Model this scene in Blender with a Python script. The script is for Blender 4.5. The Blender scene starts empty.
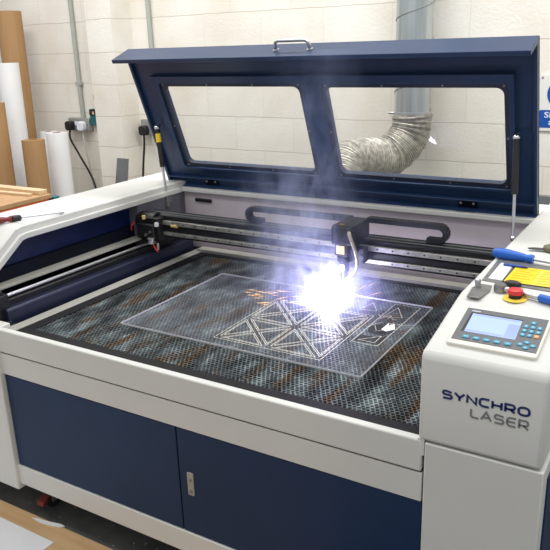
import bpy, bmesh, math, random
import numpy as np
from mathutils import Vector, Matrix, noise as mnoise
random.seed(4)
V = Vector
col = bpy.context.scene.collection

# ------------------------------------------------------------------ materials
def s2l(c):
    return tuple((x/12.92 if x <= .04045 else ((x+.055)/1.055)**2.4) for x in c)

def rgb(r, g, b):
    return s2l((r/255, g/255, b/255)) + (1,)

def newmat(name):
    m = bpy.data.materials.new(name); m.use_nodes = True
    nt = m.node_tree; nt.nodes.clear()
    out = nt.nodes.new('ShaderNodeOutputMaterial')
    return m, nt, out

def nd(nt, typ, **kw):
    n = nt.nodes.new(typ)
    for k, v in kw.items():
        if k in n.inputs: n.inputs[k].default_value = v
        else: setattr(n, k, v)
    return n

def pbr(name, c, rough=.5, metal=0., var=.06, scale=9., bump=.0, bscale=200., stretch=(1, 1, 1), c2=None, lo=.35, hi=.65, coat=0., emit=None, estr=0., spec=.5):
    """painted or metal surface with soft procedural colour variation"""
    m, nt, out = newmat(name); L = nt.links.new
    b = nd(nt, 'ShaderNodeBsdfPrincipled', Roughness=rough, Metallic=metal)
    b.inputs['Coat Weight'].default_value = coat
    b.inputs['Specular IOR Level'].default_value = spec
    tc = nd(nt, 'ShaderNodeTexCoord'); mp = nd(nt, 'ShaderNodeMapping'); mp.inputs['Scale'].default_value = stretch
    L(tc.outputs['Object'], mp.inputs['Vector'])
    n = nd(nt, 'ShaderNodeTexNoise', Scale=scale, Detail=5.); L(mp.outputs[0], n.inputs['Vector'])
    r = nd(nt, 'ShaderNodeValToRGB')
    a = rgb(*c); d = rgb(*c2) if c2 else tuple(x*(1-var*2) for x in a[:3])+(1,)
    r.color_ramp.elements[0].color = d; r.color_ramp.elements[1].color = a
    r.color_ramp.elements[0].position = lo; r.color_ramp.elements[1].position = hi
    L(n.outputs['Fac'], r.inputs[0]); L(r.outputs[0], b.inputs['Base Color'])
    if bump:
        n2 = nd(nt, 'ShaderNodeTexNoise', Scale=bscale, Detail=3.); L(tc.outputs['Object'], n2.inputs['Vector'])
        bp = nd(nt, 'ShaderNodeBump', Strength=bump, Distance=.003); L(n2.outputs['Fac'], bp.inputs['Height']); L(bp.outputs[0], b.inputs['Normal'])
    if emit:
        b.inputs['Emission Color'].default_value = rgb(*emit); b.inputs['Emission Strength'].default_value = estr
    L(b.outputs[0], out.inputs[0])
    return m

M = {}
M['white'] = pbr('white_paint', (212, 212, 207), .5, var=.025, scale=4, bump=.04, bscale=900)
M['white_in'] = pbr('white_inside_paint', (206, 196, 202), .5, var=.05, scale=5)
M['cream'] = pbr('cream_rail_paint', (166, 165, 156), .45, var=.06, scale=14)
M['seam'] = pbr('dark_gap', (30, 30, 30), .8)
M['navy'] = pbr('navy_door_paint', (14, 46, 82), .5, spec=.3, var=.1, scale=3, bump=.05, bscale=700)
M['lid'] = pbr('navy_lid_paint', (32, 56, 92), .34, var=.08, scale=5, bump=.03, bscale=800)
M['inner_blue'] = pbr('deep_blue_panel', (12, 28, 74), .4, spec=.3, var=.2, scale=11, bump=.08, bscale=500)
M['inner_dark'] = pbr('dark_blue_panel', (6, 14, 28), .6, spec=.15, var=.2)
M['blue_alu'] = pbr('blue_grey_anodised', (40, 46, 72), .36, metal=.3, var=.12, scale=20, stretch=(1, .05, 1))
M['black'] = pbr('black_anodised', (26, 27, 30), .42, metal=.2, var=.15, scale=30)
M['blackp'] = pbr('black_plastic', (24, 24, 26), .45, var=.15, scale=30)
M['chain'] = pbr('chain_plastic', (40, 42, 50), .5, var=.2, scale=60)
M['steel'] = pbr('bright_steel', (205, 205, 208), .36, metal=1., var=.06, scale=30)
M['rail'] = pbr('linear_rail_steel', (200, 198, 192), .3, metal=.75, var=.15, scale=40)
M['greym'] = pbr('dull_grey_metal', (150, 150, 148), .4, metal=.7, var=.12, scale=30)
M['greyp'] = pbr('grey_paint', (128, 130, 132), .5, var=.08)
M['greydk'] = pbr('dark_grey_paint', (96, 97, 106), .5, var=.08)
M['chrome'] = pbr('chrome', (220, 220, 222), .12, metal=1., var=.03)
M['gasket'] = pbr('dark_gasket', (38, 46, 66), .5, var=.1)
M['tray'] = pbr('dark_bed_tray', (22, 22, 24), .7, var=.3, scale=6)
M['bedframe'] = pbr('black_bed_frame', (18, 18, 22), .6, spec=.25, var=.2, scale=20)
M['yellow'] = pbr('yellow_label', (244, 205, 20), .5, var=.03)
M['yellow2'] = pbr('pale_yellow_label', (248, 212, 70), .5, var=.03)
M['inkdim'] = pbr('label_print', (200, 160, 20), .6)
M['ink'] = pbr('black_print', (30, 30, 28), .6)
M['amber'] = pbr('cream_label', (226, 190, 130), .5, var=.05)
M['red'] = pbr('red_plastic', (222, 52, 54), .4, var=.05)
M['orange'] = pbr('orange_paint', (214, 92, 34), .45, var=.1, scale=6)
M['teal'] = pbr('teal_paint', (20, 110, 120), .5, var=.15, scale=12)
M['magenta'] = pbr('red_paint', (170, 40, 70), .5, var=.15, scale=12)
M['navyink'] = pbr('navy_ink', (34, 46, 104), .5, var=.02)
M['greyink'] = pbr('grey_ink', (128, 128, 130), .5, var=.02)
M['whiteink'] = pbr('white_ink', (235, 238, 245), .5, var=.02)
M['panel'] = pbr('grey_panel_film', (98, 100, 104), .4, var=.03)
M['bezel'] = pbr('ivory_bezel', (224, 222, 210), .45, var=.03)
M['screen'] = pbr('lit_screen', (150, 170, 220), .25, var=.03, emit=(188, 206, 246), estr=.42)
M['screen_mark'] = pbr('screen_graphics', (130, 145, 200), .3, emit=(160, 174, 226), estr=.5)
M['key'] = pbr('blue_key', (70, 150, 178), .4, var=.05)
M['keymark'] = pbr('key_mark', (170, 215, 225), .4, var=.02)
M['keyo'] = pbr('orange_key', (238, 150, 60), .4, var=.05)
M['kraft'] = pbr('kraft_paper', (166, 128, 84), .7, var=.06, scale=40, stretch=(1, 1, .08), bump=.05, bscale=300)
M['kraftend'] = pbr('cardboard_end', (150, 112, 72), .8, var=.1)
M['paperroll'] = pbr('white_roll_paper', (226, 226, 226), .6, var=.02)
M['paper'] = pbr('white_paper', (232, 232, 233), .6, var=.02)
M['ply'] = pbr('plywood', (212, 178, 134), .6, c2=(192, 154, 108), scale=7, stretch=(.5, 3.2, 1), lo=.3, hi=.7, bump=.05, bscale=120)
M['chip'] = pbr('chipboard', (196, 156, 112), .6, var=.08, scale=30)
M['stick'] = pbr('pale_timber', (226, 196, 156), .6, var=.08, scale=12, stretch=(.3, 3, 3))
M['floor'] = pbr('dark_floor', (96, 97, 96), .55, var=.18, scale=12, bump=.1, bscale=60)
M['bluegrip'] = pbr('blue_grip', (30, 100, 200), .35, var=.06)
M['bluepen'] = pbr('blue_pen', (36, 76, 160), .35, var=.06)
M['redgrip'] = pbr('dark_red_grip', (126, 36, 30), .35, var=.1)
M['olive'] = pbr('olive_handle', (112, 108, 74), .5, var=.1)
M['darkblade'] = pbr('dark_blade', (70, 72, 74), .35, metal=.7, var=.1)
M['galv'] = pbr('galvanised_steel', (198, 206, 206), .3, metal=.85, var=.14, scale=5, stretch=(6, 6, .3))
M['flex'] = pbr('foil_hose', (226, 222, 212), .38, metal=.55, var=.2, scale=38, bump=.5, bscale=70)
M['conduit'] = pbr('grey_conduit', (176, 180, 172), .5, var=.05)
M['socket'] = pbr('metal_socket_box', (168, 170, 166), .4, metal=.4, var=.1)
M['cablew'] = pbr('pale_cable', (190, 190, 184), .5)
M['signw'] = pbr('sign_white', (232, 232, 228), .4, var=.02)
M['signb'] = pbr('sign_blue', (16, 82, 170), .4, var=.03)
M['rust'] = pbr('red_primer', (128, 44, 34), .6, var=.2)
M['rubber'] = pbr('rubber', (30, 30, 30), .8)
M['braid'] = pbr('braided_hose', (196, 186, 160), .4, metal=.5, var=.2, scale=120)

def block_wall_mat():
    m, nt, out = newmat('painted_blockwork'); L = nt.links.new
    b = nd(nt, 'ShaderNodeBsdfPrincipled', Roughness=.6)
    tc = nd(nt, 'ShaderNodeTexCoord'); sx = nd(nt, 'ShaderNodeSeparateXYZ'); L(tc.outputs['Object'], sx.inputs[0])
    ad = nd(nt, 'ShaderNodeMath', operation='ADD'); L(sx.outputs[0], ad.inputs[0]); L(sx.outputs[1], ad.inputs[1])
    zo = nd(nt, 'ShaderNodeMath', operation='ADD'); L(sx.outputs[2], zo.inputs[0]); zo.inputs[1].default_value = -.017
    cx = nd(nt, 'ShaderNodeCombineXYZ'); L(ad.outputs[0], cx.inputs[0]); L(zo.outputs[0], cx.inputs[1])
    wob = nd(nt, 'ShaderNodeTexNoise', Scale=6., Detail=2.); L(tc.outputs['Object'], wob.inputs['Vector'])
    wm = nd(nt, 'ShaderNodeVectorMath', operation='MULTIPLY_ADD'); L(wob.outputs['Color'], wm.inputs[0]); wm.inputs[1].default_value = (.012, .012, 0); L(cx.outputs[0], wm.inputs[2])
    br = nd(nt, 'ShaderNodeTexBrick'); L(wm.outputs[0], br.inputs['Vector'])
    for k, v in {'Scale': 1., 'Mortar Size': .0042, 'Mortar Smooth': .6, 'Brick Width': .45, 'Row Height': .222, 'Bias': 0.}.items(): br.inputs[k].default_value = v
    br.inputs['Color1'].default_value = rgb(240, 237, 229); br.inputs['Color2'].default_value = rgb(236, 232, 223); br.inputs['Mortar'].default_value = rgb(229, 225, 215)
    n = nd(nt, 'ShaderNodeTexNoise', Scale=2.2, Detail=6.); L(tc.outputs['Object'], n.inputs['Vector'])
    r = nd(nt, 'ShaderNodeValToRGB'); r.color_ramp.elements[0].color = rgb(230, 222, 208); r.color_ramp.elements[1].color = rgb(255, 255, 255)
    r.color_ramp.elements[0].position = .3; r.color_ramp.elements[1].position = .6
    L(n.outputs['Fac'], r.inputs[0])
    mx = nd(nt, 'ShaderNodeMix', data_type='RGBA', blend_type='MULTIPLY'); mx.inputs[0].default_value = .55
    sw = nd(nt, 'ShaderNodeSeparateXYZ'); L(wm.outputs[0], sw.inputs[0])
    dv = nd(nt, 'ShaderNodeMath', operation='DIVIDE'); L(sw.outputs[1], dv.inputs[0]); dv.inputs[1].default_value = .222
    pg = nd(nt, 'ShaderNodeMath', operation='PINGPONG'); L(dv.outputs[0], pg.inputs[0]); pg.inputs[1].default_value = .5
    lr = nd(nt, 'ShaderNodeMapRange'); L(pg.outputs[0], lr.inputs[0]); lr.inputs[1].default_value = .012; lr.inputs[2].default_value = .034; lr.inputs[3].default_value = .27; lr.inputs[4].default_value = 0.
    mh = nd(nt, 'ShaderNodeMix', data_type='RGBA'); L(lr.outputs[0], mh.inputs[0]); L(br.outputs['Color'], mh.inputs[6]); mh.inputs[7].default_value = rgb(190, 183, 170)
    L(mh.outputs[2], mx.inputs[6]); L(r.outputs[0], mx.inputs[7]); L(mx.outputs[2], b.inputs['Base Color'])
    n2 = nd(nt, 'ShaderNodeTexNoise', Scale=55., Detail=4.); L(tc.outputs['Object'], n2.inputs['Vector'])
    h = nd(nt, 'ShaderNodeMath', operation='MULTIPLY_ADD'); L(br.outputs['Fac'], h.inputs[0]); h.inputs[1].default_value = -1.6; L(n2.outputs['Fac'], h.inputs[2])
    bp = nd(nt, 'ShaderNodeBump', Strength=.28, Distance=.008); L(h.outputs[0], bp.inputs['Height']); L(bp.outputs[0], b.inputs['Normal'])
    L(b.outputs[0], out.inputs[0]); return m
M['wall'] = block_wall_mat()

def honeycomb_mat():
    m, nt, out = newmat('stained_honeycomb'); L = nt.links.new
    b = nd(nt, 'ShaderNodeBsdfPrincipled', Roughness=.42, Metallic=.3)
    tc = nd(nt, 'ShaderNodeTexCoord')
    def nz(scale, st, det=4.):
        mp = nd(nt, 'ShaderNodeMapping'); mp.inputs['Scale'].default_value = st; L(tc.outputs['Object'], mp.inputs['Vector'])
        n = nd(nt, 'ShaderNodeTexNoise', Scale=scale, Detail=det); L(mp.outputs[0], n.inputs['Vector']); return n
    n1 = nz(16., (1, .6, 1), 8.); r1 = nd(nt, 'ShaderNodeValToRGB')
    e = r1.color_ramp.elements; e[0].position = .36; e[0].color = rgb(84, 90, 91); e[1].position = .66; e[1].color = rgb(166, 178, 180)
    x = e.new(.5); x.color = rgb(116, 126, 128)
    L(n1.outputs['Fac'], r1.inputs[0])
    n2 = nz(10., (1.9, .34, 1), 9.); r2 = nd(nt, 'ShaderNodeValToRGB')
    r2.color_ramp.elements[0].position = .53; r2.color_ramp.elements[1].position = .62
    r2.color_ramp.elements[0].color = (0, 0, 0, 1); r2.color_ramp.elements[1].color = (.9, .9, .9, 1)
    L(n2.outputs['Fac'], r2.inputs[0])
    mx = nd(nt, 'ShaderNodeMix', data_type='RGBA'); L(r2.outputs[0], mx.inputs[0]); L(r1.outputs[0], mx.inputs[6]); mx.inputs[7].default_value = rgb(106, 82, 56)
    n3 = nz(11., (1.4, .4, 1), 9.); r3 = nd(nt, 'ShaderNodeValToRGB')
    r3.color_ramp.elements[0].position = .40; r3.color_ramp.elements[1].position = .54
    r3.color_ramp.elements[0].color = (.36, .36, .37, 1); r3.color_ramp.elements[1].color = (1, 1, 1, 1)
    L(n3.outputs['Fac'], r3.inputs[0])
    mm = nd(nt, 'ShaderNodeMix', data_type='RGBA', blend_type='MULTIPLY'); mm.inputs[0].default_value = 1.
    L(mx.outputs[2], mm.inputs[6]); L(r3.outputs[0], mm.inputs[7]); L(mm.outputs[2], b.inputs['Base Color'])
    L(b.outputs[0], out.inputs[0]); return m
M['comb'] = honeycomb_mat()

def clear_mat(name, tint=(1, 1, 1, 1), refl=.5, haze=.0, hazec=(1, 1, 1, 1), rough=.03):
    """clear sheet: see-through with a Fresnel reflection and a faint mottled diffuse haze"""
    m, nt, out = newmat(name); L = nt.links.new
    tr = nd(nt, 'ShaderNodeBsdfTransparent'); tr.inputs[0].default_value = tint
    gl = nd(nt, 'ShaderNodeBsdfGlossy', Roughness=rough)
    df = nd(nt, 'ShaderNodeBsdfDiffuse'); df.inputs[0].default_value = hazec
    fr = nd(nt, 'ShaderNodeFresnel', IOR=1.45)
    mu = nd(nt, 'ShaderNodeMath', operation='MULTIPLY'); L(fr.outputs[0], mu.inputs[0]); mu.inputs[1].default_value = refl
    ge = nd(nt, 'ShaderNodeNewGeometry'); fb = nd(nt, 'ShaderNodeMath', operation='SUBTRACT'); fb.inputs[0].default_value = 1.; L(ge.outputs['Backfacing'], fb.inputs[1])
    mu0 = mu; mu = nd(nt, 'ShaderNodeMath', operation='MULTIPLY'); L(mu0.outputs[0], mu.inputs[0]); L(fb.outputs[0], mu.inputs[1])
    tc = nd(nt, 'ShaderNodeTexCoord'); n = nd(nt, 'ShaderNodeTexNoise', Scale=5., Detail=4.); L(tc.outputs['Object'], n.inputs['Vector'])
    hz = nd(nt, 'ShaderNodeMath', operation='MULTIPLY'); L(n.outputs['Fac'], hz.inputs[0]); hz.inputs[1].default_value = haze*2
    m1 = nd(nt, 'ShaderNodeMixShader'); L(hz.outputs[0], m1.inputs[0]); L(tr.outputs[0], m1.inputs[1]); L(df.outputs[0], m1.inputs[2])
    m2 = nd(nt, 'ShaderNodeMixShader'); L(mu.outputs[0], m2.inputs[0]); L(m1.outputs[0], m2.inputs[1]); L(gl.outputs[0], m2.inputs[2])
    L(m2.outputs[0], out.inputs[0]); return m
M['glass'] = clear_mat('lid_pane', (.97, .97, .96, 1), .8, .012)
M['acrylic'] = clear_mat('clear_acrylic', (.97, .975, .985, 1), .32, .04, rgb(200, 205, 220), .34)
M['acredge'] = pbr('acrylic_edge', (206, 206, 212), .3, var=.02)
M['groove'] = pbr('engraved_line', (238, 234, 218), .5, var=.02, emit=(235, 228, 205), estr=.16)  # faint emission painted in to brighten the cut lines, which give no light
M['hole_shade'] = pbr('hole_shade', (20, 20, 24), .7, var=.3, scale=40)  # flat dark colour standing in for the shade of cut-out holes

def emis(name, c, st):
    m, nt, out = newmat(name); e = nd(nt, 'ShaderNodeEmission', Strength=st); e.inputs[0].default_value = rgb(*c)
    n = nd(nt, 'ShaderNodeTexNoise', Scale=60.); tc = nd(nt, 'ShaderNodeTexCoord'); nt.links.new(tc.outputs['Object'], n.inputs['Vector'])
    mu = nd(nt, 'ShaderNodeMath', operation='MULTIPLY_ADD'); nt.links.new(n.outputs['Fac'], mu.inputs[0]); mu.inputs[1].default_value = st*.6; mu.inputs[2].default_value = st*.7
    nt.links.new(mu.outputs[0], e.inputs['Strength'])
    nt.links.new(e.outputs[0], out.inputs[0]); return m
M['spark'] = emis('hot_spark', (255, 204, 150), 1.7)
M['core'] = emis('white_hot', (248, 244, 255), 30.)

# ------------------------------------------------------------------ mesh helpers
class MB:
    def __init__(s): s.v = []; s.f = []
    def add(s, vs, fs):
        o = len(s.v); s.v += [tuple(p) for p in vs]; s.f += [tuple(i+o for i in f) for f in fs]; return s
    def hexa(s, p):
        return s.add(p, [(0, 3, 2, 1), (4, 5, 6, 7), (0, 1, 5, 4), (1, 2, 6, 5), (2, 3, 7, 6), (3, 0, 4, 7)])
    def box(s, x0, x1, y0, y1, z0, z1, fr=None):
        p = [(x0, y0, z0), (x1, y0, z0), (x1, y1, z0), (x0, y1, z0), (x0, y0, z1), (x1, y0, z1), (x1, y1, z1), (x0, y1, z1)]
        return s.hexa([fr(*q) if fr else q for q in p])
    def prism(s, poly, axis, a, b, fr=None):
        """poly of (u,w); extruded along axis: x -> (t,u,w), y -> (u,t,w), z -> (u,w,t)"""
        def q(u, w, t):
            r = {'x': (t, u, w), 'y': (u, t, w), 'z': (u, w, t)}[axis]
            return fr(*r) if fr else r
        n = len(poly)
        vs = [q(u, w, a) for u, w in poly]+[q(u, w, b) for u, w in poly]
        fs = [tuple(range(n))[::-1], tuple(range(n, 2*n))]+[(i, (i+1) % n, n+(i+1) % n, n+i) for i in range(n)]
        return s.add(vs, fs)
    def cyl(s, p, q, r, n=16, r2=None, caps=True):
        p, q = V(p), V(q); r2 = r if r2 is None else r2
        d = (q-p).normalized(); u = d.orthogonal().normalized(); w = d.cross(u)
        A = [(math.cos(2*math.pi*i/n), math.sin(2*math.pi*i/n)) for i in range(n)]
        vs = [p+(u*c+w*t)*r for c, t in A]+[q+(u*c+w*t)*r2 for c, t in A]
        fs = [(i, (i+1) % n, n+(i+1) % n, n+i) for i in range(n)]
        if caps: fs += [tuple(range(n))[::-1], tuple(range(n, 2*n))]
        return s.add(vs, fs)
    def tube(s, path, r, n=10, radii=None, caps=True):
        path = [V(p) for p in path]; k = len(path); vs = []; fs = []
        u = None
        for i, p in enumerate(path):
            d = (path[min(i+1, k-1)]-path[max(i-1, 0)]).normalized()
            u = d.orthogonal().normalized() if u is None else (u-d*u.dot(d)).normalized()
            w = d.cross(u); rr = radii[i] if radii else r
            vs += [p+(u*math.cos(2*math.pi*j/n)+w*math.sin(2*math.pi*j/n))*rr for j in range(n)]
        for i in range(k-1):
            for j in range(n):
                a, b = i*n+j, i*n+(j+1) % n
                fs.append((a, b, b+n, a+n))
        if caps: fs += [tuple(range(n))[::-1], tuple(range((k-1)*n, k*n))]
        return s.add(vs, fs)
    def lathe(s, prof, c, axis=(0, 0, 1), n=24):
        """prof: (radius, height) pairs along axis from c"""
        d = V(axis).normalized(); u = d.orthogonal().normalized(); w = d.cross(u); c = V(c); vs = []; fs = []
        for r, h in prof:
            vs += [c+d*h+(u*math.cos(2*math.pi*j/n)+w*math.sin(2*math.pi*j/n))*max(r, 1e-5) for j in range(n)]
        for i in range(len(prof)-1):
            for j in range(n):
                a, b = i*n+j, i*n+(j+1) % n
                fs.append((a, b, b+n, a+n))
        fs += [tuple(range(n))[::-1], tuple(range((len(prof)-1)*n, len(prof)*n))]
        return s.add(vs, fs)
    def ball(s, c, r, n=12, sc=(1, 1, 1)):
        c = V(c); vs = []; fs = []; m = n//2
        for i in range(m+1):
            t = math.pi*i/m
            for j in range(n):
                a = 2*math.pi*j/n
                vs.append(c+V((math.sin(t)*math.cos(a)*sc[0], math.sin(t)*math.sin(a)*sc[1], math.cos(t)*sc[2]))*r)
        for i in range(m):
            for j in range(n):
                a, b = i*n+j, i*n+(j+1) % n
                fs.append((a, a+n, b+n, b))
        return s.add(vs, fs)

def link(o, parent=None):
    col.objects.link(o)
    if parent is not None: o.parent = parent
    return o

def roundrect(x0, x1, y0, y1, r, n=6):
    P = []
    for cx, cy, a in ((x1-r, y1-r, 0), (x0+r, y1-r, 90), (x0+r, y0+r, 180), (x1-r, y0+r, 270)):
        for i in range(n+1):
            t = math.radians(a+90*i/n); P.append((cx+r*math.cos(t), cy+r*math.sin(t)))
    return P

ORIG = {}
def obj(name, mb, mat, parent=None, bevel=0., seg=2, smooth=40, origin=None):
    """one mesh object; mesh coordinates are world coordinates, moved to a local origin"""
    vs = np.array(mb.v, float)
    if origin is None:
        origin = ((vs[:, 0].min()+vs[:, 0].max())/2, (vs[:, 1].min()+vs[:, 1].max())/2, vs[:, 2].min())
    o0 = V(origin)
    me = bpy.data.meshes.new(name)
    me.from_pydata((vs-np.array(o0)).tolist(), [], mb.f)
    bm = bmesh.new(); bm.from_mesh(me)
    bmesh.ops.remove_doubles(bm, verts=bm.verts, dist=1e-6) if len(mb.v) < 20000 else None
    bmesh.ops.recalc_face_normals(bm, faces=bm.faces) if len(mb.v) < 60000 else None
    bm.to_mesh(me); bm.free()
    if smooth:
        me.polygons.foreach_set('use_smooth', [True]*len(me.polygons)); me.set_sharp_from_angle(angle=math.radians(smooth))
    me.materials.append(mat)
    o = bpy.data.objects.new(name, me); link(o, parent)
    po = ORIG[parent.name] if parent is not None else V((0, 0, 0))
    o.location = o0-po; ORIG[o.name] = o0
    if bevel:
        b = o.modifiers.new('bevel', 'BEVEL'); b.width = bevel; b.segments = seg; b.limit_method = 'ANGLE'; b.angle_limit = math.radians(35)
    return o

def thing(name, label, cat, loc, group=None):
    o = bpy.data.objects.new(name, None); o.empty_display_size = .05; link(o); o.location = loc; ORIG[o.name] = V(loc)
    tag(o, label, cat, group); return o

def tag(o, label, cat, group=None, kind=None):
    o['label'] = label; o['category'] = cat
    if group: o['group'] = group
    if kind: o['kind'] = kind
    return o

def struct(name, mb, mat, **k):
    o = obj(name, mb, mat, **k); o['kind'] = 'structure'; return o

def plate(outer, holes, t, fr):
    """flat plate with holes: 2D loops -> solid of thickness t through frame fr(u,w,d)"""
    bm = bmesh.new(); edges = []
    for lp in [outer]+holes:
        vs = [bm.verts.new((u, w, 0)) for u, w in lp]
        edges += [bm.edges.new((vs[i], vs[(i+1) % len(vs)])) for i in range(len(vs))]
    bmesh.ops.triangle_fill(bm, use_beauty=True, use_dissolve=False, edges=edges)
    bm.verts.index_update()
    n = len(bm.verts); vs = [v.co.copy() for v in bm.verts]
    fs = [tuple(v.index for v in f.verts) for f in bm.faces]
    be = [(e.verts[0].index, e.verts[1].index) for e in bm.edges if len(e.link_faces) == 1]
    bm.free(); mb = MB()
    V0 = [fr(v.x, v.y, 0) for v in vs]+[fr(v.x, v.y, t) for v in vs]
    mb.add(V0, [f[::-1] for f in fs]+[tuple(i+n for i in f) for f in fs]+[(a, b, b+n, a+n) for a, b in be])
    return mb

def text_mb(s, u0, u1, w0, w1, fr, bold=.012, t=.0006):
    c = bpy.data.curves.new('lettering_curve', 'FONT'); c.body = s; c.size = 1; c.offset = bold; c.extrude = .02; c.resolution_u = 4
    o = bpy.data.objects.new('lettering_tmp', c); col.objects.link(o); bpy.context.view_layer.update()
    me = bpy.data.meshes.new_from_object(o.evaluated_get(bpy.context.evaluated_depsgraph_get()))
    P = [v.co.copy() for v in me.vertices]; F = [tuple(p.vertices) for p in me.polygons]
    bpy.data.objects.remove(o); bpy.data.curves.remove(c); bpy.data.meshes.remove(me)
    a0, a1 = min(p.x for p in P), max(p.x for p in P); b0, b1 = min(p.y for p in P), max(p.y for p in P)
    mb = MB()
    mb.add([fr(u0+(p.x-a0)/(a1-a0)*(u1-u0), w0+(p.y-b0)/(b1-b0)*(w1-w0), 0 if p.z < 0 else t) for p in P], F)
    return mb

def arc(cx, cy, r, a0, a1, n=8):
    return [(cx+r*math.cos(math.radians(a0+(a1-a0)*i/n)), cy+r*math.sin(math.radians(a0+(a1-a0)*i/n))) for i in range(n+1)]

def smoothpath(pts, n=8):
    pts = [V(p) for p in pts]; out = []
    for i in range(len(pts)-1):
        p0 = pts[max(i-1, 0)]; p1 = pts[i]; p2 = pts[i+1]; p3 = pts[min(i+2, len(pts)-1)]
        for k in range(n):
            t = k/n
            out.append(.5*((2*p1)+(p2-p0)*t+(2*p0-5*p1+4*p2-p3)*t*t+(3*p1-p0-3*p2+p3)*t**3))
    return out+[pts[-1]]

# ------------------------------------------------------------------ setting
mb = MB().box(-7, 6, -6, 2.7, -.06, 0); struct('floor', mb, M['floor'], smooth=0)
mb = MB().box(-7, 6, 2.7, 2.85, 0, 3.6); struct('wall_back', mb, M['wall'], smooth=0, origin=(0, 2.7, 0))
mb = MB().box(-2.69, -2.44, 2.5, 2.7, 0, 3.6); p = struct('wall_pier', mb, M['wall'], smooth=0, origin=(-2.44, 2.5, 0))
mb = MB().box(-.35, 6, 2.672, 2.7, .66, .745); struct('trim_1', mb, M['greyp'], bevel=.004)

# ------------------------------------------------------------------ the machine
mc = thing('laser_cutter', 'large white and navy laser cutting machine with its window lid propped open', 'laser cutter', (0, .65, 0))
W = M['white']
# front
o = obj('front_beam', MB().box(-.735, .727, 0, .024, .640, .722), W, mc, bevel=.004)
obj('upper_rail', MB().box(-.735, .729, .002, .03, .559, .636), W, mc, bevel=.002)
obj('lower_rail', MB().box(-.735, .733, 0, .03, .13, .207), W, mc, bevel=.003)
obj('seam_strip', MB().box(-.73, .727, .006, .03, .630, .645), M['seam'], mc)
d1 = obj('cabinet_door', MB().box(-.728, -.001, .004, .022, .2095, .5565), M['navy'], mc, bevel=.002)
d2 = obj('cabinet_door', MB().box(.003, .731, .004, .022, .2095, .5565), M['navy'], mc, bevel=.002)
h = obj('door_latch', MB().prism(roundrect(.031, .054, .343, .419, .004), 'y', .001, .006), M['socket'], d2, bevel=.001)
for z in (.357, .395): obj('latch_screw', MB().cyl((.0425, -.002, z), (.0425, .003, z), .0048, 12), M['greym'], d2)
# lower body and left side
obj('cabinet_body', MB().box(-.9, .95, .035, 1.44, .12, .675), M['greyp'], mc)
obj('left_pillar', MB().box(-1.145, -.733, -.012, .06, .11, .722), W, mc, bevel=.004)
prof = [(-.012, .11), (-.012, .80), (.245, .984), (.275, .99), (1.44, .99), (1.44, .11)]
obj('left_cabinet', MB().prism(prof, 'x', -1.145, -.925), W, mc, bevel=.006)
rim = [(-.012, .80), (.245, .984), (.275, .99), (1.27, .99), (1.27, .965), (.28, .965), (.252, .960), (-.012, .772)]
rim2 = [(-.012, .775), (.252, .962), (.28, .967), (1.25, .967), (1.25, .945), (.285, .945), (.262, .942), (-.012, .748)]
mb = MB().prism(rim, 'x', -.926, -.876).prism(rim2, 'x', -.926, -.862)
obj('left_rim', mb, W, mc, bevel=.003)
obj('left_front_wall', MB().box(-.925, -.745, -.01, .012, .70, .80), W, mc, bevel=.002)
# pan interior, left
obj('inner_side_panel', MB().box(-.926, -.918, .02, .875, .853, .95), M['inner_blue'], mc)
obj('inner_lower_panel', MB().box(-.926, -.898, .02, .875, .69, .853), M['inner_dark'], mc)
mb = MB().box(-.926, -.868, .875, .885, .69, .95).box(-.926, -.866, .885, 1.205, .69, .95)
obj('inner_rear_panel', mb, M['greydk'], mc)
obj('side_ledge', MB().box(-.898, -.846, .03, .90, .798, .806), M['cream'], mc, bevel=.001)
obj('pan_floor', MB().box(-.92, .73, .02, 1.2, .672, .684), M['tray'], mc)
# back wall and rear body
obj('back_panel', MB().box(-.93, .72, 1.2, 1.21, .67, .955), M['white_in'], mc)
mb = MB().box(-.9, .73, 1.178, 1.44, .948, .968)
obj('rear_ledge', mb, W, mc, bevel=.004)
obj('rear_body', MB().box(-.93, .72, 1.215, 1.44, .68, .948), W, mc)
# bed
obj('bed_strip', MB().box(-.742, -.698, .026, 1.12, .684, .706), M['cream'], mc, bevel=.002)
obj('bed_strip', MB().box(-.72, .717, 1.078, 1.125, .684, .716), M['cream'], mc, bevel=.002)
mb = MB().box(-.698, .717, .024, .088, .684, .703).box(-.698, -.655, .088, 1.078, .684, .703).box(-.655, .717, 1.05, 1.078, .684, .703)
obj('bed_frame', mb, M['bedframe'], mc, bevel=.001)

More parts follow.
